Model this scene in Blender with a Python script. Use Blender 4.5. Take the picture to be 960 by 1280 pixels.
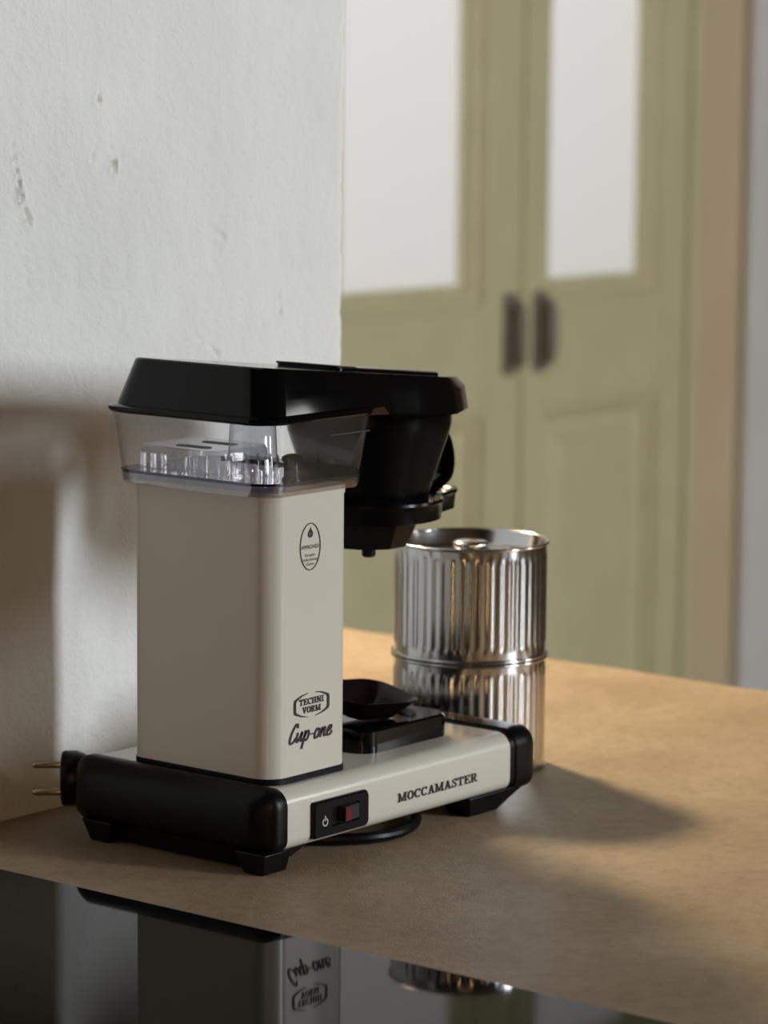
import bpy, bmesh, math, random
import numpy as np
from mathutils import Vector, Matrix

for o in list(bpy.data.objects): bpy.data.objects.remove(o, do_unlink=True)
scene = bpy.context.scene
COL = scene.collection

# ------------------------------------------------------------------ camera
F_PX, TILT, ROLL, YAW = 4013.14, 0.13691, 0.00885, 0.89243
fw = Vector((math.sin(YAW), math.cos(YAW), 0)); rt = Vector((math.cos(YAW), -math.sin(YAW), 0)); up = Vector((0, 0, 1))
FW = fw*math.cos(TILT) - up*math.sin(TILT); UP = up*math.cos(TILT) + fw*math.sin(TILT)
R2 = rt*math.cos(ROLL) + UP*math.sin(ROLL); U2 = UP*math.cos(ROLL) - rt*math.sin(ROLL)
cd = bpy.data.cameras.new('camera'); cam = bpy.data.objects.new('camera', cd); COL.objects.link(cam)
m = Matrix((R2, U2, -FW)).transposed().to_4x4(); m.translation = Vector((-1.30371, -1.13370, 0.443))
cam.matrix_world = m
cd.sensor_fit = 'VERTICAL'; cd.sensor_height = 36.0; cd.sensor_width = 27.0; cd.lens = F_PX/1280*36
cd.clip_start = 0.05
cd.dof.use_dof = True; cd.dof.focus_distance = 1.76; cd.dof.aperture_fstop = 9.5
scene.camera = cam
vs = scene.view_settings
vs.view_transform = 'Standard'; vs.look = 'None'; vs.gamma = 1.0; vs.use_curve_mapping = False; vs.exposure = 0.0

# ------------------------------------------------------------------ light
w = bpy.data.worlds.new('world'); scene.world = w; w.use_nodes = True
bg = w.node_tree.nodes['Background']; bg.inputs[0].default_value = (1.0, 0.70, 0.40, 1); bg.inputs[1].default_value = 0.038

def area(name, loc, target, sx, sy, power, col):
    l = bpy.data.lights.new(name, 'AREA'); l.shape = 'RECTANGLE'; l.size = sx; l.size_y = sy; l.energy = power; l.color = col
    o = bpy.data.objects.new(name, l); COL.objects.link(o); o.location = loc
    o.rotation_euler = (Vector(target) - Vector(loc)).to_track_quat('-Z', 'Y').to_euler()
    return o
def point(name, loc, r, power, col):
    l = bpy.data.lights.new(name, 'POINT'); l.shadow_soft_size = r; l.energy = power; l.color = col
    o = bpy.data.objects.new(name, l); COL.objects.link(o); o.location = loc
    return o
# tall window on the right-hand side of the room
area('window_right_offscreen', (1.57, -4.0, 1.10), (0.1, 0.1, 0.2), 0.42, 1.5, 122, (0.86, 0.94, 1.0))
area('window_right_second_offscreen', (0.75, -4.1, 1.10), (0.1, 0.1, 0.2), 0.34, 1.5, 12, (0.86, 0.94, 1.0))
# warm lamp hanging beyond the partition wall
pl_ = bpy.data.lights.new('pendant_beyond_wall_offscreen', 'SPOT'); pl_.shadow_soft_size = .06; pl_.energy = 76; pl_.color = (1.0, 0.81, 0.53); pl_.spot_size = math.radians(110); pl_.spot_blend = .5
po_ = bpy.data.objects.new('pendant_beyond_wall_offscreen', pl_); COL.objects.link(po_); po_.location = (0.60, 0.70, 0.72)
po_.rotation_euler = (Vector((.42, .15, 0)) - po_.location).to_track_quat('-Z', 'Y').to_euler()
# further window in the same right-hand wall, opposite the double door
area('window_right_third_offscreen', (4.3, -4.0, 1.45), (2.6, 1.7, .2), 0.9, 1.3, 50, (0.97, 0.97, 0.93))
# warm lamp in the room behind the camera
point('lamp_behind_camera_offscreen', (-3.3, -2.75, 0.95), 0.18, 60, (1.0, 0.60, 0.26))
# daylight in the room beyond the glazed double door
area('window_far_room_offscreen', (2.0, 4.6, 1.7), (2.45, 1.75, 0.5), 1.8, 1.6, 125, (0.95, 0.97, 1.0))

# ------------------------------------------------------------------ materials
def mat(name, col, rough=0.5, metal=0.0, spec=0.5, coat=0.0, noise=None, bump=None, specks=None):
    ma = bpy.data.materials.new(name); ma.use_nodes = True
    nt = ma.node_tree; b = nt.nodes['Principled BSDF']
    b.inputs['Base Color'].default_value = (*col, 1); b.inputs['Roughness'].default_value = rough
    b.inputs['Metallic'].default_value = metal; b.inputs['Specular IOR Level'].default_value = spec
    b.inputs['Coat Weight'].default_value = coat; b.inputs['Coat Roughness'].default_value = 0.08
    tc = nt.nodes.new('ShaderNodeTexCoord')
    if noise:
        sc, c2 = noise
        n = nt.nodes.new('ShaderNodeTexNoise'); n.inputs['Scale'].default_value = sc; n.inputs['Detail'].default_value = 6
        r = nt.nodes.new('ShaderNodeValToRGB'); r.color_ramp.elements[0].position = .32; r.color_ramp.elements[1].position = .68
        r.color_ramp.elements[0].color = (*col, 1); r.color_ramp.elements[1].color = (*c2, 1)
        nt.links.new(tc.outputs['Object'], n.inputs['Vector']); nt.links.new(n.outputs['Fac'], r.inputs[0]); nt.links.new(r.outputs[0], b.inputs['Base Color'])
    if specks and noise:   # finer mottling and dark pores multiplied over the first colour noise
        sc, lo = specks
        n2 = nt.nodes.new('ShaderNodeTexNoise'); n2.inputs['Scale'].default_value = sc; n2.inputs['Detail'].default_value = 8; n2.inputs['Roughness'].default_value = .7
        r2 = nt.nodes.new('ShaderNodeValToRGB'); r2.color_ramp.elements[0].position = .30; r2.color_ramp.elements[0].color = (lo, lo, lo, 1)
        r2.color_ramp.elements[1].position = .55; r2.color_ramp.elements[1].color = (1, 1, 1, 1)
        mx = nt.nodes.new('ShaderNodeMix'); mx.data_type = 'RGBA'; mx.blend_type = 'MULTIPLY'; mx.inputs[0].default_value = 1
        nt.links.new(tc.outputs['Object'], n2.inputs['Vector']); nt.links.new(n2.outputs['Fac'], r2.inputs[0])
        nt.links.new(r.outputs[0], mx.inputs[6]); nt.links.new(r2.outputs[0], mx.inputs[7]); nt.links.new(mx.outputs[2], b.inputs['Base Color'])
    if bump:
        prev = None
        for sc, st, dist in bump:
            n = nt.nodes.new('ShaderNodeTexNoise'); n.inputs['Scale'].default_value = sc; n.inputs['Detail'].default_value = 4
            bp = nt.nodes.new('ShaderNodeBump'); bp.inputs['Strength'].default_value = st; bp.inputs['Distance'].default_value = dist
            nt.links.new(tc.outputs['Object'], n.inputs['Vector']); nt.links.new(n.outputs['Fac'], bp.inputs['Height'])
            if prev: nt.links.new(prev.outputs[0], bp.inputs['Normal'])
            prev = bp
        nt.links.new(prev.outputs[0], b.inputs['Normal'])
    return ma

def clear_plastic(name, tint, gloss=0.06):
    ma = bpy.data.materials.new(name); ma.use_nodes = True; nt = ma.node_tree
    nt.nodes.remove(nt.nodes['Principled BSDF']); out = nt.nodes['Material Output']
    tr = nt.nodes.new('ShaderNodeBsdfTransparent'); tr.inputs[0].default_value = (*tint, 1)
    gl = nt.nodes.new('ShaderNodeBsdfGlossy'); gl.inputs['Roughness'].default_value = 0.05
    lw = nt.nodes.new('ShaderNodeLayerWeight'); lw.inputs[0].default_value = .5
    pw = nt.nodes.new('ShaderNodeMath'); pw.operation = 'POWER'; pw.inputs[1].default_value = 3.0
    ad = nt.nodes.new('ShaderNodeMath'); ad.operation = 'MULTIPLY_ADD'; ad.inputs[1].default_value = .9; ad.inputs[2].default_value = gloss
    nt.links.new(lw.outputs['Facing'], pw.inputs[0]); nt.links.new(pw.outputs[0], ad.inputs[0])
    mx = nt.nodes.new('ShaderNodeMixShader')
    nt.links.new(ad.outputs[0], mx.inputs[0]); nt.links.new(tr.outputs[0], mx.inputs[1]); nt.links.new(gl.outputs[0], mx.inputs[2])
    nt.links.new(mx.outputs[0], out.inputs[0])
    return ma

def frosted(name):
    ma = bpy.data.materials.new(name); ma.use_nodes = True; nt = ma.node_tree
    nt.nodes.remove(nt.nodes['Principled BSDF']); out = nt.nodes['Material Output']
    tr = nt.nodes.new('ShaderNodeBsdfTranslucent'); tr.inputs[0].default_value = (.86, .85, .83, 1)
    gl = nt.nodes.new('ShaderNodeBsdfGlossy'); gl.inputs['Roughness'].default_value = 0.25
    n = nt.nodes.new('ShaderNodeTexNoise'); n.inputs['Scale'].default_value = 40
    bp = nt.nodes.new('ShaderNodeBump'); bp.inputs['Strength'].default_value = .3; bp.inputs['Distance'].default_value = .002
    nt.links.new(n.outputs['Fac'], bp.inputs['Height']); nt.links.new(bp.outputs[0], gl.inputs['Normal'])
    mx = nt.nodes.new('ShaderNodeMixShader'); mx.inputs[0].default_value = .08
    nt.links.new(tr.outputs[0], mx.inputs[1]); nt.links.new(gl.outputs[0], mx.inputs[2]); nt.links.new(mx.outputs[0], out.inputs[0])
    return ma

M = dict(
    plaster=mat('plaster', (.74, .735, .71), .85, spec=.2, noise=(9, (.80, .795, .775)), bump=[(420, .55, .0012), (140, .5, .002)]),
    counter=mat('microcement', (.262, .185, .110), .42, spec=.22, noise=(8, (.36, .270, .176)), specks=(90, .72), bump=[(700, .6, .0006), (160, .35, .0010), (22, .14, .0025)]),
    hob=mat('black_glass', (.002, .002, .003), .035, spec=.075),
    cream=mat('cream_enamel', (.56, .525, .455), .32, spec=.5, coat=.25),
    black=mat('black_plastic', (.0025, .0025, .003), .36, spec=.18, bump=[(900, .06, .0002)]),
    gloss=mat('glossy_black_plastic', (.002, .002, .0025), .09, spec=.22),
    basket=mat('satin_black_plastic', (.002, .002, .0025), .20, spec=.10),
    seal=mat('dark_seal', (.003, .003, .006), .4, spec=.2),
    steel=mat('steel', (.62, .61, .60), .17, metal=1.0),
    brass=mat('plug_pin_metal', (.55, .46, .33), .25, metal=1.0),
    ink=mat('black_ink', (.012, .009, .012), .5),
    white_ink=mat('grey_ink', (.62, .63, .65), .5),
    red=mat('red_lens', (.20, .008, .015), .3),
    rocker=mat('rocker_plastic', (.025, .026, .03), .3),
    scoop=mat('brown_black_plastic', (.010, .005, .004), .2, spec=.25),
    olive=mat('olive_cream_paint', (.56, .505, .30), .45, spec=.4, noise=(14, (.60, .545, .335)), bump=[(30, .15, .002)]),
    iron=mat('aged_iron', (.20, .165, .13), .5, metal=.1, noise=(60, (.26, .22, .17)), bump=[(120, .3, .001)]),
    beige=mat('beige_plaster', (.56, .43, .28), .8, spec=.2, noise=(5, (.60, .465, .31)), bump=[(40, .2, .002)]),
    white=mat('white_plaster', (.62, .60, .57), .7, spec=.2, noise=(6, (.66, .64, .61)), bump=[(60, .2, .002)]),
    floor=mat('floor_tile', (.28, .22, .16), .5, noise=(4, (.34, .27, .20)), bump=[(30, .1, .002)]),
    tank=clear_plastic('clear_tank_plastic', (.95, .945, .955), .05),
    tankedge=clear_plastic('tinted_tank_plastic', (.62, .60, .74), .10),
    tankfoot=clear_plastic('tank_foot_plastic', (.80, .79, .84), .22),
    tintline=clear_plastic('dark_violet_tank_edge', (.10, .08, .22), .12),
    clear=clear_plastic('clear_inner_plastic', (.86, .86, .89), .10),
    frosted=frosted('frosted_glass'),
)

# ------------------------------------------------------------------ helpers
def obj(name, bm, ma, parent=None, smooth=True, angle=35, bevel=0.0, segs=2):
    bmesh.ops.recalc_face_normals(bm, faces=bm.faces)
    me = bpy.data.meshes.new(name); bm.to_mesh(me); bm.free()
    me.materials.append(M[ma] if isinstance(ma, str) else ma)
    o = bpy.data.objects.new(name, me); COL.objects.link(o)
    if parent: o.parent = parent
    if smooth:
        for p in me.polygons: p.use_smooth = True
        me.set_sharp_from_angle(angle=math.radians(angle))
    if bevel:
        md = o.modifiers.new('bevel', 'BEVEL'); md.width = bevel; md.segments = segs; md.limit_method = 'ANGLE'; md.angle_limit = math.radians(40)
    return o
def tag(o, label, cat, group=None):
    o['label'] = label; o['category'] = cat
    if group: o['group'] = group
    return o
def struct(o, label=None):
    o['kind'] = 'structure'
    if label: o['label'] = label
    return o
def empty(name, loc=(0, 0, 0)):
    o = bpy.data.objects.new(name, None); COL.objects.link(o); o.location = loc; o.empty_display_size = .05; return o
def box(bm, x0, x1, y0, y1, z0, z1):
    v = [bm.verts.new((x, y, z)) for x in (x0, x1) for y in (y0, y1) for z in (z0, z1)]
    for f in ((0, 1, 3, 2), (4, 6, 7, 5), (0, 4, 5, 1), (2, 3, 7, 6), (0, 2, 6, 4), (1, 5, 7, 3)): bm.faces.new([v[i] for i in f])
def nbox(*a):
    bm = bmesh.new(); box(bm, *a); return bm
def rrect(x0, x1, y0, y1, r, n=8):
    """rounded rectangle outline, counter-clockwise; r one radius or four (x1y1, x0y1, x0y0, x1y0)"""
    rr = r if isinstance(r, (tuple, list)) else (r,)*4
    pts = []
    for (cx, cy, a0), q in zip(((x1, y1, 0), (x0, y1, 90), (x0, y0, 180), (x1, y0, 270)), rr):
        sx = -1 if cx == x1 else 1; sy = -1 if cy == y1 else 1
        for i in range(n+1):
            a = math.radians(a0 + 90*i/n); pts.append((cx + sx*q + q*math.cos(a), cy + sy*q + q*math.sin(a)))
    return pts
def loft(rings, caps=(True, True), bm=None, closed=True):
    bm = bm or bmesh.new(); prev = None; first = None
    for r in rings:
        vs_ = [bm.verts.new(p) for p in r]
        if prev:
            n = len(vs_)
            for i in range(n if closed else n-1): bm.faces.new((prev[i], prev[(i+1) % n], vs_[(i+1) % n], vs_[i]))
        else: first = vs_
        prev = vs_
    if caps[0]: bm.faces.new(first[::-1])
    if caps[1]: bm.faces.new(prev)
    return bm
def zring(pts, z): return [(x, y, z(x, y) if callable(z) else z) for x, y in pts]
def xring(pts, x): return [(x, y, z) for y, z in pts]
def lathe(prof, n=64, c=(0, 0, 0), caps=(False, False), bm=None):
    rings = [[(c[0] + r*math.cos(2*math.pi*i/n), c[1] + r*math.sin(2*math.pi*i/n), c[2] + z) for i in range(n)] for r, z in prof]
    return loft(rings, caps, bm)
def catmull(P, n=8, closed=False):
    P = [Vector(p) for p in P]; out = []
    L = len(P); rng = range(L if closed else L-1)
    for i in rng:
        g = (lambda k: P[k % L]) if closed else (lambda k: P[max(0, min(L-1, k))])
        p0, p1, p2, p3 = g(i-1), g(i), g(i+1), g(i+2)
        for k in range(n):
            t = k/n
            out.append(.5*((2*p1) + (p2-p0)*t + (2*p0-5*p1+4*p2-p3)*t*t + (3*p1-p0-3*p2+p3)*t**3))
    if not closed: out.append(P[-1])
    return out
def tube(path, r, n=10, bm=None):
    path = [Vector(p) for p in path]; rings = []; side = None
    for i, p in enumerate(path):
        t = (path[min(i+1, len(path)-1)] - path[max(i-1, 0)]).normalized()
        ref = Vector((0, 0, 1)) if abs(t.z) < .95 else Vector((1, 0, 0))
        s = t.cross(ref).normalized() if side is None else (side - t*side.dot(t)).normalized()
        side = s; u = t.cross(s); rad = r(i/(len(path)-1)) if callable(r) else r
        rings.append([p + (s*math.cos(2*math.pi*k/n) + u*math.sin(2*math.pi*k/n))*rad for k in range(n)])
    return loft(rings, bm=bm)
def prism(poly, axis, a0, a1, bm=None):
    """extrude a 2D outline along an axis ('x': (y,z), 'y': (x,z), 'z': (x,y))"""
    def P(p, a): return {'x': (a, p[0], p[1]), 'y': (p[0], a, p[1]), 'z': (p[0], p[1], a)}[axis]
    return loft([[P(p, a0) for p in poly], [P(p, a1) for p in poly]], bm=bm)

# ------------------------------------------------------------------ room shell
struct(obj('floor', nbox(-4, 5.2, -4.4, 3.6, -.95, -.9), 'floor'))
# plastered partition: a relief of bumps, trowel marks and gouges is modelled on the face the photo shows
def plaster_wall():
    rng = np.random.default_rng(7)
    X0, X1, Z0, Z1, Y = -.9, .319, -.9, 1.6, .208
    us = np.concatenate([np.linspace(X0, -.02, 8)[:-1], np.linspace(-.02, X1-.008, 190)])
    zs = np.concatenate([np.linspace(Z0, -.03, 4)[:-1], np.linspace(-.03, .50, 260), np.linspace(.50, Z1, 6)[1:]])
    U, Z = np.meshgrid(us, zs)
    H = np.zeros_like(U)
    for k in range(46):
        fx, fz = rng.normal(0, 55, 2) if k < 30 else rng.normal(0, 150, 2)
        H += (.00012 if k < 30 else .00005)*np.sin(fx*U + fz*.6*Z + rng.uniform(0, 6.3))
    def gouge(x0, z0, x1, z1, wd, dp):
        nonlocal H
        d = np.array([x1-x0, z1-z0]); L2 = d@d
        t = np.clip(((U-x0)*d[0] + (Z-z0)*d[1])/L2, 0, 1)
        dist = np.hypot(U-(x0+t*d[0]), Z-(z0+t*d[1]))
        wloc = wd*(.35+.65*t)
        dp = dp*1.7 if dp > .0007 else dp
        H = H - dp*(.3+.7*t)*np.exp(-(dist/wloc)**2) + .35*dp*np.exp(-((dist-2.0*wloc)/wloc)**2)*(.3+.7*t)
    gouge(.012, .412, .0205, .374, .0012, .0016); gouge(.0195, .376, .0215, .368, .0016, .0025); gouge(.022, .368, .029, .353, .0014, .0022)
    gouge(.093, .414, .1, .386, .0009, .0012); gouge(.1015, .391, .0995, .382, .0016, .0024)
    gouge(.086, .432, .0865, .422, .0014, .0016); gouge(.058, .386, .055, .378, .001, .0014); gouge(.085, .4, .08, .388, .0012, .001)
    gouge(.18, .275, .194, .265, .0014, .0016); gouge(.17, .276, .18, .2745, .001, .001); gouge(.222, .364, .2225, .3625, .0012, .0018)
    gouge(.25, .31, .2535, .285, .0012, .0011); gouge(.03, .222, .0285, .205, .0013, .0014); gouge(.012, .118, .014, .112, .002, .0012)
    gouge(.06, .27, .066, .255, .0012, .001); gouge(.188, .345, .198, .338, .0018, .001); gouge(.145, .43, .152, .418, .0012, .0009)
    for k in range(60):
        x, z = rng.uniform(0, .31), rng.uniform(.06, .48); s = rng.uniform(.001, .003); a = rng.normal(0, .4)
        gouge(x, z, x + s*3*math.sin(a), z - s*3*math.cos(a), s*.7, rng.uniform(-.0003, .0005))
    bm = bmesh.new(); rows = []
    edge = .0005*np.sin(zs*31) + .0004*np.sin(zs*143+1) + .0004*np.sin(zs*317+2) + .0003*np.sin(zs*611)
    for j, z in enumerate(zs):
        row = [bm.verts.new((U[j, i], Y - H[j, i], z)) for i in range(len(us))]
        xe = X1 + edge[j]
        for a in (30, 60, 90):
            row.append(bm.verts.new((xe-.008 + .008*math.sin(math.radians(a)), Y + .008*(1-math.cos(math.radians(a))), z)))
        row += [bm.verts.new((X1, Y+.10, z)), bm.verts.new((X0, Y+.10, z))]
        rows.append(row)
    n = len(rows[0])
    for a, b_ in zip(rows, rows[1:]):
        for i in range(n): bm.faces.new((a[i], a[(i+1) % n], b_[(i+1) % n], b_[i]))
    bm.faces.new(rows[0]); bm.faces.new(rows[-1][::-1])
    return bm
struct(obj('wall_left', plaster_wall(), 'plaster', angle=60), 'rough white plastered partition wall behind the coffee maker')

# wall holding the glazed double door
DY = 1.70
bm = bmesh.new()
box(bm, .6, 2.015, DY+.01, DY+.15, -.9, 1.9); box(bm, 3.0, 5.2, DY+.01, DY+.15, -.9, 1.9); box(bm, 2.015, 3.0, DY+.01, DY+.15, 1.25, 1.9)
struct(obj('wall_back', bm, 'beige', smooth=False), 'warm beige wall around the double door')
struct(obj('wall_right', nbox(3.145, 3.75, DY-.012, DY+.01, -.9, 1.9), 'white', bevel=.01), 'white plastered pier beside the beige wall')

# double door, olive-cream paint
def door_leaf(n, x0, x1, sl, sr, handle_x):
    """one leaf: stiles, rails, frosted pane with bead, raised lower panel, pull handle; x0..x1 leaf, sl/sr stile widths"""
    t0, t1 = DY, DY+.04
    root = empty(f'door_{n}', ((x0+x1)/2, DY+.02, -.9)); struct(root)
    off = Vector(root.location)
    def put(name, bm, ma, par=root, **k):
        bmesh.ops.translate(bm, verts=bm.verts, vec=-off if par is root else -off)
        o = obj(name, bm, ma, par, **k); return o
    gz0, gz1 = .095, 1.12; pz0, pz1 = -.78, -.055
    put('stile', nbox(x0, x0+sl, t0, t1, -.9, 1.22), 'olive', bevel=.003)
    put('stile', nbox(x1-sr, x1, t0, t1, -.9, 1.22), 'olive', bevel=.003)
    put('rail', nbox(x0+sl, x1-sr, t0, t1, gz1, 1.22), 'olive', bevel=.003)
    put('rail', nbox(x0+sl, x1-sr, t0, t1, pz1, gz0), 'olive', bevel=.003)
    put('rail', nbox(x0+sl, x1-sr, t0, t1, -.9, pz0), 'olive', bevel=.003)
    def bead(a0, a1, b0, b1, w_, d0, d1):   # stepped moulding running round an opening
        steps = [(0, 0), (.25, 0), (.35, .35), (.6, .45), (.7, .8), (1, 1)]
        rings = [[(x, t0 + d0 + (d1-d0)*d, z) for x, z in ((a0+w_*s, b0+w_*s), (a1-w_*s, b0+w_*s), (a1-w_*s, b1-w_*s), (a0+w_*s, b1-w_*s))] for s, d in steps]
        rings.append([(x, t1, z) for x, _, z in rings[-1]]); rings.append([(x, t1, z) for x, _, z in rings[0]])
        return loft(rings + [rings[0]], (False, False))
    a0, a1 = x0+sl, x1-sr
    put('glazing_bead', bead(a0, a1, gz0, gz1, .036, .002, .034), 'olive', smooth=False)
    put('pane', nbox(a0+.033, a1-.033, t0+.034, t0+.038, gz0+.033, gz1-.033), 'frosted', smooth=False)
    put('panel_moulding', bead(a0, a1, pz0, pz1, .034, .002, .028), 'olive', smooth=False)
    b0, b1, c0, c1 = a0+.03, a1-.03, pz0+.03, pz1-.03
    put('panel', loft([[(x, y, z) for x, z in ((b0+q, c0+q), (b1-q, c0+q), (b1-q, c1-q), (b0+q, c1-q))] for q, y in ((0, t1), (0, t0+.027), (.012, t0+.027), (.038, t0+.012))]), 'olive', smooth=False)
    # pull handle on a backplate
    hz0, hz1 = -.004, .118
    pl = put('handle_plate', prism(rrect(handle_x-.017, handle_x+.017, hz0, hz1, .007, 4), 'y', t0-.005, t0), 'iron', bevel=.0012)
    P = [(handle_x, t0-.004, hz1-.018), (handle_x, t0-.018, hz1-.020), (handle_x, t0-.025, hz1-.030), (handle_x, t0-.025, hz0+.030), (handle_x, t0-.018, hz0+.020), (handle_x, t0-.004, hz0+.018)]
    put('handle_grip', tube(catmull(P, 5), .0085), 'iron', par=pl)
    for zz in (hz0+.018, hz1-.018):
        put('handle_rosette', tube([(handle_x, t0-.004, zz), (handle_x, t0-.009, zz)], .011, 16), 'iron', par=pl)
    return root
d1 = door_leaf(1, 2.055, 2.534, .050, .080, 2.503); d1['label'] = 'olive cream door leaf with frosted pane, partly behind the plastered wall'
d2 = door_leaf(2, 2.540, 2.972, .053, .062, 2.578); d2['label'] = 'olive cream door leaf with frosted pane beside the beige wall'
bm = bmesh.new(); box(bm, 2.015, 2.051, DY-.004, DY+.08, -.9, 1.25); box(bm, 2.976, 3.0, DY-.004, DY+.08, -.9, 1.25); box(bm, 2.051, 2.976, DY-.004, DY+.08, 1.224, 1.25)
struct(obj('trim_1', bm, 'olive', bevel=.003), 'olive cream frame around the double door')

# worktop: L-shaped slab, softened uneven edge
def counter():
    pts = []
    def seg(a, b_, n, wob=0):
        for i in range(n):
            t = i/n; x = a[0]+(b_[0]-a[0])*t; y = a[1]+(b_[1]-a[1])*t
            pts.append((x + wob*(.5*math.sin(y*37)+.5*math.sin(y*91+1)), y))
    E = .656
    seg((-.9, .208), (-.9, -.95), 1); seg((-.9, -.95), (E, -.95), 1); seg((E, -.95), (E, 1.0), 120, .0016); seg((E, 1.0), (.319, 1.0), 1)
    seg((.319, 1.0), (.319, .208), 1)
    c = Vector((.1, 0))
    def inset(q): return [(x - (q if x > .6 else 0), y) for x, y in pts]
    rings = [zring(inset(0), -.05)] + [zring(inset(.007*(1-math.cos(math.radians(a)))), -.007+.007*math.sin(math.radians(a))) for a in (0, 30, 60, 90)]
    return loft(rings)
struct(obj('counter_top', counter(), 'counter', angle=50), 'beige brown microcement worktop')
bm = bmesh.new(); box(bm, -.9, .60, -.9, .207, -.9, -.05); box(bm, .32, .60, .207, .95, -.9, -.05)
struct(obj('counter_base', bm, 'white', smooth=False), 'painted base carrying the worktop')

# ------------------------------------------------------------------ hob
hob = obj('induction_hob', loft([zring(rrect(-.60, -.089, -.62, .17, .006, 5), 0), zring(rrect(-.60, -.089, -.62, .17, .006, 5), .0032), zring(rrect(-.5992, -.0898, -.6192, .1692, .0055, 5), .004)]), 'hob')
tag(hob, 'black mirror-glass induction hob set on the worktop in front of the coffee maker', 'hob')

# ------------------------------------------------------------------ coffee maker
cm = empty('coffee_maker', (0, 0, 0))
tag(cm, 'cream and black filter coffee maker with clear water tank on the worktop', 'coffee maker')
YW = .152; TY0, TY1, TX0, TX1 = .0112, .1172, .0182, .0859
def base_prof(e=0.0, z0=.0115, z1=.0465, y0=0.0, y1=YW, r1=.010, r0=.007): return rrect(y0-e, y1+e, z0-e, z1+e, (r1+e, r1+e, r0+e, r0+e), 7)
obj('base_body', loft([xring(base_prof(), x) for x in (.012, .06, .12, .18, .236)]), 'cream', cm)
def end_cap(xj, s):
    xs = lambda d: xj + s*d
    return loft([xring(base_prof(.0), xs(-.004)), xring(base_prof(.0004), xs(0)), xring(base_prof(.0016), xs(.0008)), xring(base_prof(.0016), xs(.006)),
                 xring(base_prof(-.0005), xs(.0085)), xring(rrect(.0035, YW-.0035, .0135, .0450, (.010, .010, .007, .007), 7), xs(.0105)),
                 xring(rrect(.009, YW-.009, .0165, .0405, (.008, .008, .006, .006), 7), xs(.0155)), xring(rrect(.012, YW-.012, .0185, .0385, (.007, .007, .005, .005), 7), xs(.0162))])
capL = obj('end_cap', end_cap(.0162, -1), 'black', cm, angle=50)
capR = obj('end_cap', loft([xring(base_prof(.0), .2265), xring(base_prof(.0004), .2305), xring(base_prof(.0016), .2313), xring(base_prof(.0020), .2400), xring(base_prof(.0016), .2475),
                 xring(base_prof(.0002), .2500), xring(base_prof(-.0025), .2512)]), 'black', cm, angle=50)
for y0, y1 in ((.001, .024), (YW-.034, YW-.010)):
    fl = loft([[(x, y, z) for x, y in ((.002, y0), (.025, y0), (.025, y1), (.002, y1))] for z in (.0125,)] + [[(.0035, y0+.003, 0), (.024, y0+.003, 0), (.024, y1-.006, 0), (.0035, y1-.006, 0)]])
    obj('foot', fl, 'black', capL, bevel=.001)
    fr = loft([[(.188, y0, .0125), (.244, y0, .0125), (.244, y1, .0125), (.188, y1, .0125)], [(.192, y0+.003, 0), (.219, y0+.003, 0), (.219, y1-.003, 0), (.192, y1-.003, 0)]])
    obj('foot', fr, 'black', capR, bevel=.001)
obj('under_base_shade', loft([zring(rrect(.006, .056, .008, .144, .006, 4), .0125), zring(rrect(.010, .052, .020, .132, .006, 4), .0012)]), 'black', cm)  # added black block, stands in for the deep shadow under the base
# tower
TR = .014
tw = obj('tower', loft([zring(rrect(TX0, TX1, TY0, TY1, (.008, .008, TR, .008), 10), z) for z in (.0498, .09, .15, .2065)]), 'cream', cm)
obj('seal', loft([zring(rrect(TX0-.0006, TX1+.0006, TY0-.0006, TY1+.0006, (.0085, .0085, TR+.0006, .0085), 10), z) for z in (.0455, .0502)]), 'seal', cm)
obj('tower_collar', loft([zring(rrect(TX0-.0006, TX1+.0006, TY0-.0006, TY1+.0006, (.0085, .0085, TR+.0006, .0085), 10), z) for z in (.2064, .2112)]), 'cream', cm)
# water tank: flaring open shell
def tank_out(t, e=0.0):   # t 0 bottom .. 1 top
    L = lambda a, b_: a + (b_-a)*t
    return rrect(L(.0125, .0065)-e, L(.0995, .1075)+e, L(.0085, .0040)-e, L(.1262, .1322)+e, L(.016, .019), 10)
Z0, Z1 = .2095, .2525
tank = obj('water_tank', loft([zring(tank_out(0, -.002), Z0), zring(tank_out(0, 0), Z0+.0015)] + [zring(tank_out(t), Z0+(Z1-Z0)*t) for t in (.15, .5, 1.0)], (False, False)), 'tank', cm)
obj('tank_floor', loft([zring(tank_out(.13, -.0004), Z0+.0058), zring(tank_out(.16, -.0004), Z0+.0076)]), 'tankedge', tank)
obj('tank_floor_edge', loft([zring(tank_out(.14, .0003), Z0+.0062), zring(tank_out(.17, .0003), Z0+.0074)], (False, False)), 'tintline', tank)
for k, zz in enumerate((.2405, .228)):
    obj('level_mark', nbox(.062, .096, .0045+.0006, .0050+.0006, zz, zz+.0007), 'ink', tank, smooth=False) if k == 0 else None
obj('tank_foot', loft([zring(tank_out(-.02, .0002), Z0-.0002), zring(tank_out(.02, .0006), Z0+.0010), zring(tank_out(.12, .0004), Z0+.0058)], (False, False)), 'tankfoot', tank)
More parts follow.
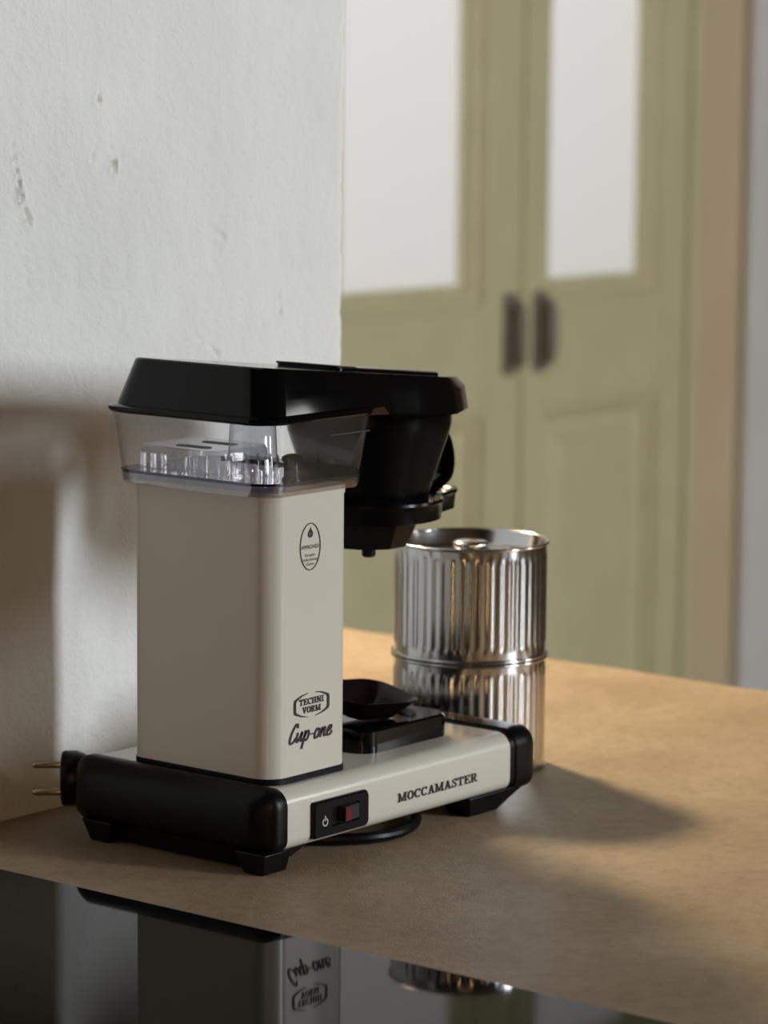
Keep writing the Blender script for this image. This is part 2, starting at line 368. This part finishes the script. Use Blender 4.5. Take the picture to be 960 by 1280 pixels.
# clear fittings in the tank
hp = rrect(.026, .078, .062, .121, .008, 6)
fit = obj('inner_cover', loft([zring(hp, .2172), zring(hp, .2285), zring(rrect(.027, .077, .063, .120, .008, 6), .2300)]), 'clear', tank)
for x0 in (.036, .058):
    obj('cover_dark_bar', prism(rrect(x0, x0+.006, .075, .100, .0028, 4), 'z', .2300, .2304), 'ink', fit, smooth=False)  # thin dark bar laid on top of the cover
for k in range(7):
    obj('cover_rib', nbox(.0255, .0275, .066+k*.008, .0685+k*.008, .2175, .227), 'clear', fit, smooth=False)
dome = obj('inner_dome', lathe([(.0150, .2172), (.0146, .228), (.0138, .2292), (.0130, .246), (.0110, .2505), (.0, .251)], 32, (.040, .044, 0)), 'clear', tank)
for k in range(12):
    a = 2*math.pi*k/12
    obj('dome_rib', nbox(.040+.0143*math.cos(a)-.0007, .040+.0143*math.cos(a)+.0007, .044+.0143*math.sin(a)-.0007, .044+.0143*math.sin(a)+.0007, .2175, .228), 'clear', dome, smooth=False)
obj('valve', lathe([(.0048, .217), (.0048, .2215), (.0060, .222), (.0060, .2245), (.0030, .226), (0, .226)], 20, (.075, .045, 0)), 'gloss', tank)
obj('tank_channel', nbox(.0865, .1015, .020, .110, .2172, .2186), 'gloss', tank, smooth=False, bevel=.0006)
# hood: sloping lid with overhanging spout end
def ztop(x): return .2812 - (x-.012)*(.0200/.203)
def hood_plan(e, e2=None):
    """outline inset by e; the front end tapers with two facets"""
    x0, y0, y1 = .0055+e, .0035+e, .1327-e*.85
    yy0 = .0105 + (e2 if e2 is not None else e*.55); yy1 = .1235 - (e2 if e2 is not None else e*.55)
    xe = .2262 - e*.5
    pts = []
    def arc(cx, cy, r, a0, a1, n=7):
        for i in range(n+1):
            a = math.radians(a0+(a1-a0)*i/n); pts.append((cx+r*math.cos(a), cy+r*math.sin(a)))
    r = .017
    arc(x0+r, y0+r, r, 180, 270)
    pts += [(.105, y0 + (yy0-y0)*.5), (.118, yy0), (.1225, yy0), (.127, yy0)]
    pts += [(.150, yy0), (.1860-e*.3, yy0), (.1895-e*.3, yy0+.0012)]
    arc(xe-.010, yy0+.026, .010, -60, 0, 4)
    arc(xe-.010, yy1-.026, .010, 0, 60, 4)
    pts += [(.1895-e*.3, yy1-.0012), (.1860-e*.3, yy1), (.150, yy1), (.127, yy1), (.1225, yy1), (.118, yy1), (.105, y1 + (yy1-y1)*.5)]
    arc(x0+r, y1-r, r, 90, 180)
    return pts
def zbot(x, y): return .2522 if x < .1195 else (.2522 - (.0095)*min(1, (x-.1195)/.006))
outer = hood_plan(.0035); mid = hood_plan(.0065); top0 = hood_plan(.0120); top1 = hood_plan(.0130)
hood = obj('hood', loft([zring(outer, zbot), zring(mid, lambda x, y: .2622 if x < .12 else .2560), zring(top0, lambda x, y: ztop(x)-.0008), zring(top1, lambda x, y: ztop(x))]), 'gloss', cm, angle=22)
fl = tank_out(1.0, .0012)
obj('hood_rim', loft([zring(tank_out(1, -.004), .2490), zring(tank_out(1, .0002), .2500), zring(fl, .2512), zring(fl, .2532), zring(tank_out(1, -.001), .2542)]), 'gloss', hood)
# sliding lid plate on the hood
def plate_z(q): return lambda x, y: ztop(x) + q
pp = rrect(.108, .207, .040, .088, .006, 5)
obj('hood_lid', loft([zring(pp, plate_z(-.0004)), zring(pp, plate_z(.0016)), zring(rrect(.109, .206, .041, .087, .006, 5), plate_z(.0022))]), 'gloss', hood)
obj('hood_lid_step', loft([zring(rrect(.108, .128, .040, .088, .004, 5), plate_z(.0015)), zring(rrect(.108, .128, .040, .088, .004, 5), plate_z(.0027))]), 'black', hood)
# brew basket
AX, AY = .167, .064
bk = obj('brew_basket', lathe([(.0, .2455), (.0495, .2455), (.0495, .236), (.0480, .230), (.0375, .198), (.0365, .193), (.0365, .191), (.0365, .1895), (0, .1895)], 64, (AX, AY, 0)), 'basket', cm)
def ring_plan(e):
    pts = []
    for i in range(41):
        a = math.radians(33 + (327-33)*i/40); pts.append((AX+(.0445+e)*math.cos(a), AY+(.0445+e)*math.sin(a)))
    for i in range(13):
        a = math.radians(-75+150*i/12); pts.append((AX+.0545+(.019+e)*math.cos(a), AY+(.019+e)*math.sin(a)))
    return pts
obj('drip_ring', loft([zring(ring_plan(-.003), .1785), zring(ring_plan(-.0008), .1792), zring(ring_plan(0), .1875), zring(ring_plan(.0012), .1895), zring(ring_plan(.0008), .1912), zring(ring_plan(-.0015), .1905), zring(ring_plan(-.004), .1885)]), 'basket', bk)
obj('lower_cone', lathe([(.0, .1795), (.034, .1795), (.0315, .1775), (.0255, .1645), (.0235, .1620), (0, .1620)], 10, (AX, AY, 0)), 'black', bk, angle=20)
obj('drip_nozzle', lathe([(.0042, .163), (.0042, .1555), (.0030, .1545), (0, .1545)], 18, (AX+.001, AY, 0)), 'black', bk)
hpth = [(AX+.046, AY, .2290), (AX+.0540, AY, .2270), (AX+.0660, AY, .2230), (AX+.0715, AY, .2090), (AX+.0690, AY, .1975), (AX+.0560, AY, .1905)]
hb = bmesh.new()
hx = catmull([(p[0], p[2], 0) for p in hpth], 6)
rings = []
for i, p in enumerate(hx):
    a = hx[max(0, i-1)]; b_ = hx[min(len(hx)-1, i+1)]; t = (b_-a).normalized(); nrm = Vector((-t.y, t.x, 0))
    rings.append([(p.x+nrm.x*q*.0022, AY+s*.009, p.y+nrm.y*q*.0022) for q, s in ((-1, -.8), (-1, .8), (-.5, 1), (.5, 1), (1, .8), (1, -.8), (.5, -1), (-.5, -1))])
obj('basket_handle', loft(rings), 'gloss', bk)
# cup plate
CP = (.119, .2025, .0255, .1025)
def dish(r, z, n=12): return [(.1607 + r*math.cos(math.radians(90*k + 90*(i+.5)/(n+1))), .064 + r*math.sin(math.radians(90*k + 90*(i+.5)/(n+1))), z) for k in range(4) for i in range(n+1)]
pl = obj('cup_plate', loft([zring(rrect(*CP, .012, 12), .0462), zring(rrect(*CP, .012, 12), .0590), zring(rrect(CP[0]+.0012, CP[1]-.0012, CP[2]+.0012, CP[3]-.0012, .0115, 12), .0603),
                            dish(.0348, .0603), dish(.0340, .0600), dish(.0328, .0572)]), 'gloss', cm, angle=12)
# switch
SY = 0.0
sp_rings = [[(x, y, z) for x, z in rrect(.0400-q, .0885+q, .0152-q, .0362+q, (.003, .0012, .0012, .003), 5)] for y, q in ((SY+.0012, 0), (SY-.0018, 0), (SY-.0030, -.0009))]
sp_rings += [[(x, y, z) for x, z in rrect(.0553, .0795, .0203, .0314, .0010, 5)] for y in (SY-.0030, SY-.0003)]   # sunk well for the rocker
sp = obj('switch_plate', loft(sp_rings), 'black', cm)
obj('rocker', loft([[(.0638, SY-.0002, .0212), (.0790, SY-.0002, .0212), (.0790, SY-.0002, .0306), (.0638, SY-.0002, .0306)], [(.0644, SY-.0056, .0217), (.0786, SY-.0036, .0217), (.0786, SY-.0036, .0301), (.0644, SY-.0056, .0301)]]), 'rocker', sp, smooth=False, bevel=.0003)
obj('rocker_lens', loft([[(.0652, SY-.0050, .0224), (.0694, SY-.0045, .0224), (.0694, SY-.0045, .0290), (.0652, SY-.0050, .0290)], [(.0652, SY-.0057, .0224), (.0694, SY-.0051, .0224), (.0694, SY-.0051, .0290), (.0652, SY-.0057, .0290)]]), 'red', sp, smooth=False)

# ---- lettering: flat strokes on faces that look towards -Y
class Ink:
    def __init__(s): s.bm = bmesh.new()
    def quad(s, P):
        s.bm.faces.new([s.bm.verts.new((p[0], 0, p[1])) for p in P])
    def seg(s, a, b_, w_):
        a = Vector(a); b_ = Vector(b_); d = (b_-a).normalized(); n = Vector((-d.y, d.x))*w_/2
        s.quad([a-n, b_-n, b_+n, a+n])
    def stroke(s, pts, wf):
        pts = [Vector((p[0], p[1])) for p in pts]; L = []
        N = len(pts)
        for i, p in enumerate(pts):
            d = (pts[min(i+1, N-1)] - pts[max(i-1, 0)]).normalized(); n = Vector((-d.y, d.x))*(wf(i/(N-1), d) if callable(wf) else wf)/2
            L.append((s.bm.verts.new((p.x-n.x, 0, p.y-n.y)), s.bm.verts.new((p.x+n.x, 0, p.y+n.y))))
        for a, b_ in zip(L, L[1:]): s.bm.faces.new((a[0], b_[0], b_[1], a[1]))
    def place(s, name, x, y, z, sc, parent, ma='ink', sx=1.0):
        for v in s.bm.verts: v.co = (x+v.co.x*sc*sx, y, z+v.co.z*sc)
        bmesh.ops.recalc_face_normals(s.bm, faces=s.bm.faces)
        r = bmesh.ops.extrude_face_region(s.bm, geom=s.bm.faces[:])
        bmesh.ops.translate(s.bm, verts=[e for e in r['geom'] if isinstance(e, bmesh.types.BMVert)], vec=(0, -.00018, 0))
        return obj(name, s.bm, ma, parent, smooth=False)
TH, TN, SF = .20, .10, .115
def glyph(k, ch, x):
    """slab-serif capital of unit height drawn at x; returns its advance"""
    def serif(cx, y, wd=.36): k.seg((x+cx-wd/2, y), (x+cx+wd/2, y), SF)
    lo, hi = SF/2, 1-SF/2
    def V(cx, w_=TH, a=0, b_=1): k.seg((x+cx, a), (x+cx, b_), w_)
    def arc(cx, cy, rx, ry, a0, a1):
        P = [(x+cx+rx*math.cos(math.radians(a0+(a1-a0)*i/24)), cy+ry*math.sin(math.radians(a0+(a1-a0)*i/24))) for i in range(25)]
        k.stroke(P, lambda t, d: TN + (TH-TN)*abs(d.y))
    if ch == 'I': V(.25); serif(.25, lo, .5); serif(.25, hi, .5); return .58
    if ch == 'T': V(.45); serif(.45, lo, .5); k.seg((x+.02, hi), (x+.88, hi), SF); k.seg((x+.06, 1), (x+.06, .70), SF); k.seg((x+.84, 1), (x+.84, .70), SF); return .96
    if ch == 'E': V(.22); k.seg((x+.02, lo), (x+.80, lo), SF); k.seg((x+.02, hi), (x+.78, hi), SF); k.seg((x+.2, .52), (x+.58, .52), SF); k.seg((x+.56, .38), (x+.56, .66), SF); k.seg((x+.76, 0), (x+.76, .30), SF); k.seg((x+.74, 1), (x+.74, .72), SF); return .90
    if ch == 'H': V(.22); V(.78); k.seg((x+.2, .5), (x+.8, .5), SF); [serif(c, y, .44) for c in (.22, .78) for y in (lo, hi)]; return 1.06
    if ch == 'N': V(.18, TN+.03); V(.84, TN+.03); k.seg((x+.20, .98), (x+.82, .04), TH); serif(.18, lo, .40); serif(.13, hi, .36); serif(.84, hi, .40); return 1.08
    if ch == 'M': V(.18, TN+.03); V(1.02, TH); k.seg((x+.20, .98), (x+.58, .06), TH*.9); k.seg((x+.98, .98), (x+.58, .06), TN); serif(.18, lo, .40); serif(1.02, lo, .46); serif(.14, hi, .36); serif(1.06, hi, .40); return 1.28
    if ch == 'V': k.seg((x+.20, .98), (x+.50, .02), TH); k.seg((x+.80, .98), (x+.50, .02), TN+.02); serif(.20, hi, .46); serif(.80, hi, .40); return 1.0
    if ch == 'A': k.seg((x+.78, .02), (x+.50, .98), TH); k.seg((x+.20, .02), (x+.48, .98), TN+.02); k.seg((x+.30, .33), (x+.68, .33), SF); serif(.18, lo, .38); serif(.80, lo, .46); return 1.0
    if ch == 'O': arc(.46, .5, .34, .45, 0, 360); return .95
    if ch == 'C': arc(.46, .5, .34, .45, 42, 318); k.seg((x+.76, 1), (x+.76, .66), SF); return .92
    if ch == 'S':
        P = catmull([(x+.70, .72), (x+.58, .92), (x+.36, .94), (x+.20, .76), (x+.34, .58), (x+.56, .46), (x+.68, .26), (x+.52, .06), (x+.28, .07), (x+.15, .30)], 5)
        k.stroke(P, lambda t, d: TN + (TH-TN)*max(0, 1-abs(t-.5)*3.2)); k.seg((x+.72, 1), (x+.72, .68), SF); k.seg((x+.13, 0), (x+.13, .34), SF); return .86
    if ch == 'R': V(.22); serif(.22, lo, .46); k.seg((x+.02, hi), (x+.5, hi), SF); k.seg((x+.2, .48), (x+.5, .48), SF); arc(.50, .72, .20, .235, -90, 90); k.seg((x+.48, .48), (x+.76, .08), TH*.85); k.seg((x+.68, lo), (x+.98, lo), SF); return .98
def slab(text, gap=.03):
    k = Ink(); x = 0
    for ch in text: x += glyph(k, ch, x) + gap
    return k, x-gap
k, wd = slab('MOCCAMASTER'); k.place('brand_lettering', .1178, -.0004, .0228, .0052, cm, sx=(.1936-.1178)/(wd*.0052))
FY = TY0 - .0003
def put_slab(text, xa, xb, z, h, name): k, wd = slab(text); k.place(name, xa, FY, z, h, tw, sx=(xb-xa)/(wd*h))
put_slab('TECHNI', .0425, .0640, .0893, .0036, 'emblem_lettering'); put_slab('VORM', .0452, .0613, .0846, .0036, 'emblem_lettering')
k = Ink()   # open hexagon round the emblem
for s in (1, -1):
    k.stroke([(s*.95, -.27), (s*1.0, -.18), (s*1.0, .18), (s*.95, .27)], lambda t, d: .13)
    k.stroke([(s*.95, .27), (s*.60, .40), (s*.22, .47)], lambda t, d: .09-.07*t)
    k.stroke([(s*.95, -.27), (s*.60, -.40), (s*.22, -.47)], lambda t, d: .09-.07*t)
k.place('emblem_frame', .0532, FY, .0890, .0145, tw)
# hand-written product word under the emblem
k = Ink()
W = lambda t, d: .07 + .10*abs(d.y)
def sc(P, ox=0, n=6): k.stroke(catmull([(ox+x+.34*y, y, 0) for x, y in P], n), W)
sc([(.66, .80), (.62, 1.0), (.46, 1.02), (.24, .66), (.14, .22), (.26, -.02), (.50, .06), (.68, .26)])
sc([(.80, .54), (.76, .22), (.84, .02), (1.00, .14), (1.20, .54)]); sc([(1.20, .54), (1.16, .20), (1.24, .02), (1.38, .16)])
sc([(1.50, .58), (1.48, .20), (1.42, -.42)]); sc([(1.48, .22), (1.62, .52), (1.82, .48), (1.84, .18), (1.68, .0), (1.50, .10)])
sc([(2.00, .30), (2.30, .30)])
sc([(2.78, .48), (2.60, .54), (2.46, .28), (2.54, .02), (2.74, .04), (2.86, .30), (2.76, .52)])
sc([(3.06, .54), (3.04, .30), (3.02, .0)]); sc([(3.03, .22), (3.20, .50), (3.36, .48), (3.34, .16), (3.42, .02), (3.54, .10)])
sc([(3.66, .22), (3.90, .34), (3.94, .52), (3.76, .54), (3.64, .26), (3.72, .02), (3.94, .04), (4.10, .22)])
k.place('script_lettering', .0325, FY, .0690, .0100, tw, sx=.93)
# approval oval
k = Ink()
k.stroke([(math.cos(2*math.pi*i/64), 1.53*math.sin(2*math.pi*i/64)) for i in range(65)], .055)
k.stroke(catmull([(.02, 1.26, 0), (.06, 1.05, 0), (.16, .86, 0), (.10, .66, 0), (.04, .64, 0)], 6), lambda t, d: .02+.16*math.sin(math.pi*min(1, t*1.05)))
k.stroke(catmull([(-.02, 1.12, 0), (-.10, .95, 0), (-.14, .80, 0), (-.06, .64, 0), (0, .63, 0)], 6), lambda t, d: .02+.15*math.sin(math.pi*min(1, t*1.05)))
k.place('approval_oval', .0512, FY, .1789, .0086, tw)
def small_text(body, x, z, size, name):
    cu = bpy.data.curves.new('t', 'FONT'); cu.body = body; cu.size = size; cu.align_x = 'CENTER'; cu.offset = size*.006; cu.resolution_u = 3
    t = bpy.data.objects.new('t', cu); COL.objects.link(t)
    me = bpy.data.meshes.new_from_object(t.evaluated_get(bpy.context.evaluated_depsgraph_get()))
    bpy.data.objects.remove(t); bpy.data.curves.remove(cu)
    me.transform(Matrix.Translation((x, FY-.0001, z)) @ Matrix.Rotation(math.pi/2, 4, 'X')); me.name = name
    me.materials.clear(); me.materials.append(M['ink'])
    o = bpy.data.objects.new(name, me); COL.objects.link(o); o.parent = tw; return o
small_text('APPROVED', .0512, .1777, .0031, 'approval_lettering'); small_text('European', .0512, .1735, .0023, 'approval_lettering')
small_text('Coffee Brewing', .0512, .1709, .0021, 'approval_lettering'); small_text('Centre', .0512, .1684, .0023, 'approval_lettering')
# power symbol
k = Ink(); k.stroke([(math.sin(math.radians(28+304*i/30)), math.cos(math.radians(28+304*i/30))) for i in range(31)], .26); k.seg((0, .25), (0, 1.75), .26)
k.place('power_symbol', .0490, SY-.00305, .0240, .0021, sp, 'white_ink')

# cord and plug
P = [(.205, .10, .0040), (.17, .030, .0040), (.13, .0035, .0040), (.095, .010, .0040), (.070, .045, .0040), (.085, .095, .0040), (.10, .140, .0045), (.092, .170, .008), (.065, .174, .020), (.048, .160, .028)]
obj('power_cord', tube(catmull(P, 8), .0033, 10), 'black', cm)
pd = Vector((-.66, .75, 0)).normalized()
PC = Vector((.0225, .1765, .0272))
def along(prof, n=28):
    s = Vector((pd.y, -pd.x, 0)); u = Vector((0, 0, 1)); rings = []
    for a, r in prof: rings.append([PC + pd*a + (s*math.cos(2*math.pi*i/n)*.95 + u*math.sin(2*math.pi*i/n))*r for i in range(n)])
    return loft(rings)
pg = obj('plug', along([(-.030, .0052), (-.024, .0065), (-.018, .0115), (-.012, .0150), (-.008, .0165), (-.001, .0165), (.0006, .0155), (.0012, .0130)]), 'black', cm)
for dz in (.0082, -.0082):
    c = PC + Vector((0, 0, dz))
    obj('plug_pin', tube([c + pd*.000, c + pd*.0165, c + pd*.0182], lambda t: .0022 if t < .9 else .0012, 12), 'brass', pg)
obj('plug_grip', along([(-.0245, .0080), (-.023, .0125), (-.0185, .0135), (-.0165, .0120)]), 'black', pg)

# ------------------------------------------------------------------ coffee scoop resting tilted on the cup plate
def scoop():
    def ring(hw, hd, z, r): return zring(rrect(-hw, hw, -hd, hd, r, 8), z)
    rings = [ring(.015, .013, 0, .008), ring(.017, .015, .0008, .009), ring(.0205, .0185, .005, .011), ring(.0265, .0245, .0125, .013), ring(.0275, .0255, .0134, .013), ring(.0272, .0252, .0139, .013),
             ring(.0258, .0238, .0132, .012), ring(.0196, .0176, .0052, .010), ring(.0160, .0140, .0016, .008)]
    return loft(rings)
so = obj('coffee_scoop', scoop(), 'scoop', None)
so.rotation_euler = (math.radians(7), math.radians(4), math.radians(-12)); so.location = (.1630, .0640, .0600)
tag(so, 'dark brown flared plastic scoop lying tilted on the black cup plate', 'scoop')

# ------------------------------------------------------------------ stacked fluted tins
def tin(label, z0, top):
    h = .0735
    root = empty('fluted_tin', (.3096, .0953, z0)); tag(root, label, 'tin', 'stacked fluted steel tins')
    NF, sub = 48, 10; n = NF*sub
    def fl(z, amp): return [((.0486+amp*math.cos(NF*2*math.pi*i/n))*math.cos(2*math.pi*i/n), (.0486+amp*math.cos(NF*2*math.pi*i/n))*math.sin(2*math.pi*i/n), z) for i in range(n)]
    rows = [(.0015, 0), (.006, 0), (.0075, .00012), (.009, .0003), (.0115, .0003), (.036, .0003), (.062, .0003), (.0645, .0003), (.066, .00012), (.0675, 0), (.0720, 0)]
    obj('body', loft([fl(z, a) for z, a in rows], (True, False)), 'steel', root, angle=80)
    def ringprof(z, r=.0493, q=.0011): return [(r+q*math.cos(math.radians(a)), z+q*math.sin(math.radians(a))) for a in range(0, 361, 30)]
    obj('bottom_rim', lathe(ringprof(.0012), 96), 'steel', root, angle=80)
    obj('top_rim', lathe(ringprof(.0722), 96), 'steel', root, angle=80)
    lid = obj('lid', lathe([(.0488, .0722), (.0478, .0725), (.0470, .0715), (.0464, .0640), (.0450, .0628), (.0300, .0630), (.0200, .0636), (0, .0638)], 96), 'steel', root, angle=50)
    if top:
        obj('knob', lathe([(.0085, .0632), (.0088, .0668), (.0112, .0682), (.0118, .0698), (.0112, .0712), (.0090, .0720), (0, .0724)], 40), 'steel', lid, angle=50)
    return root
tin('fluted steel tin with a round knob on its recessed lid, uppermost of two', .0739, True)
tin('fluted steel tin carrying another tin, standing on the worktop behind the coffee maker', .0004, False)
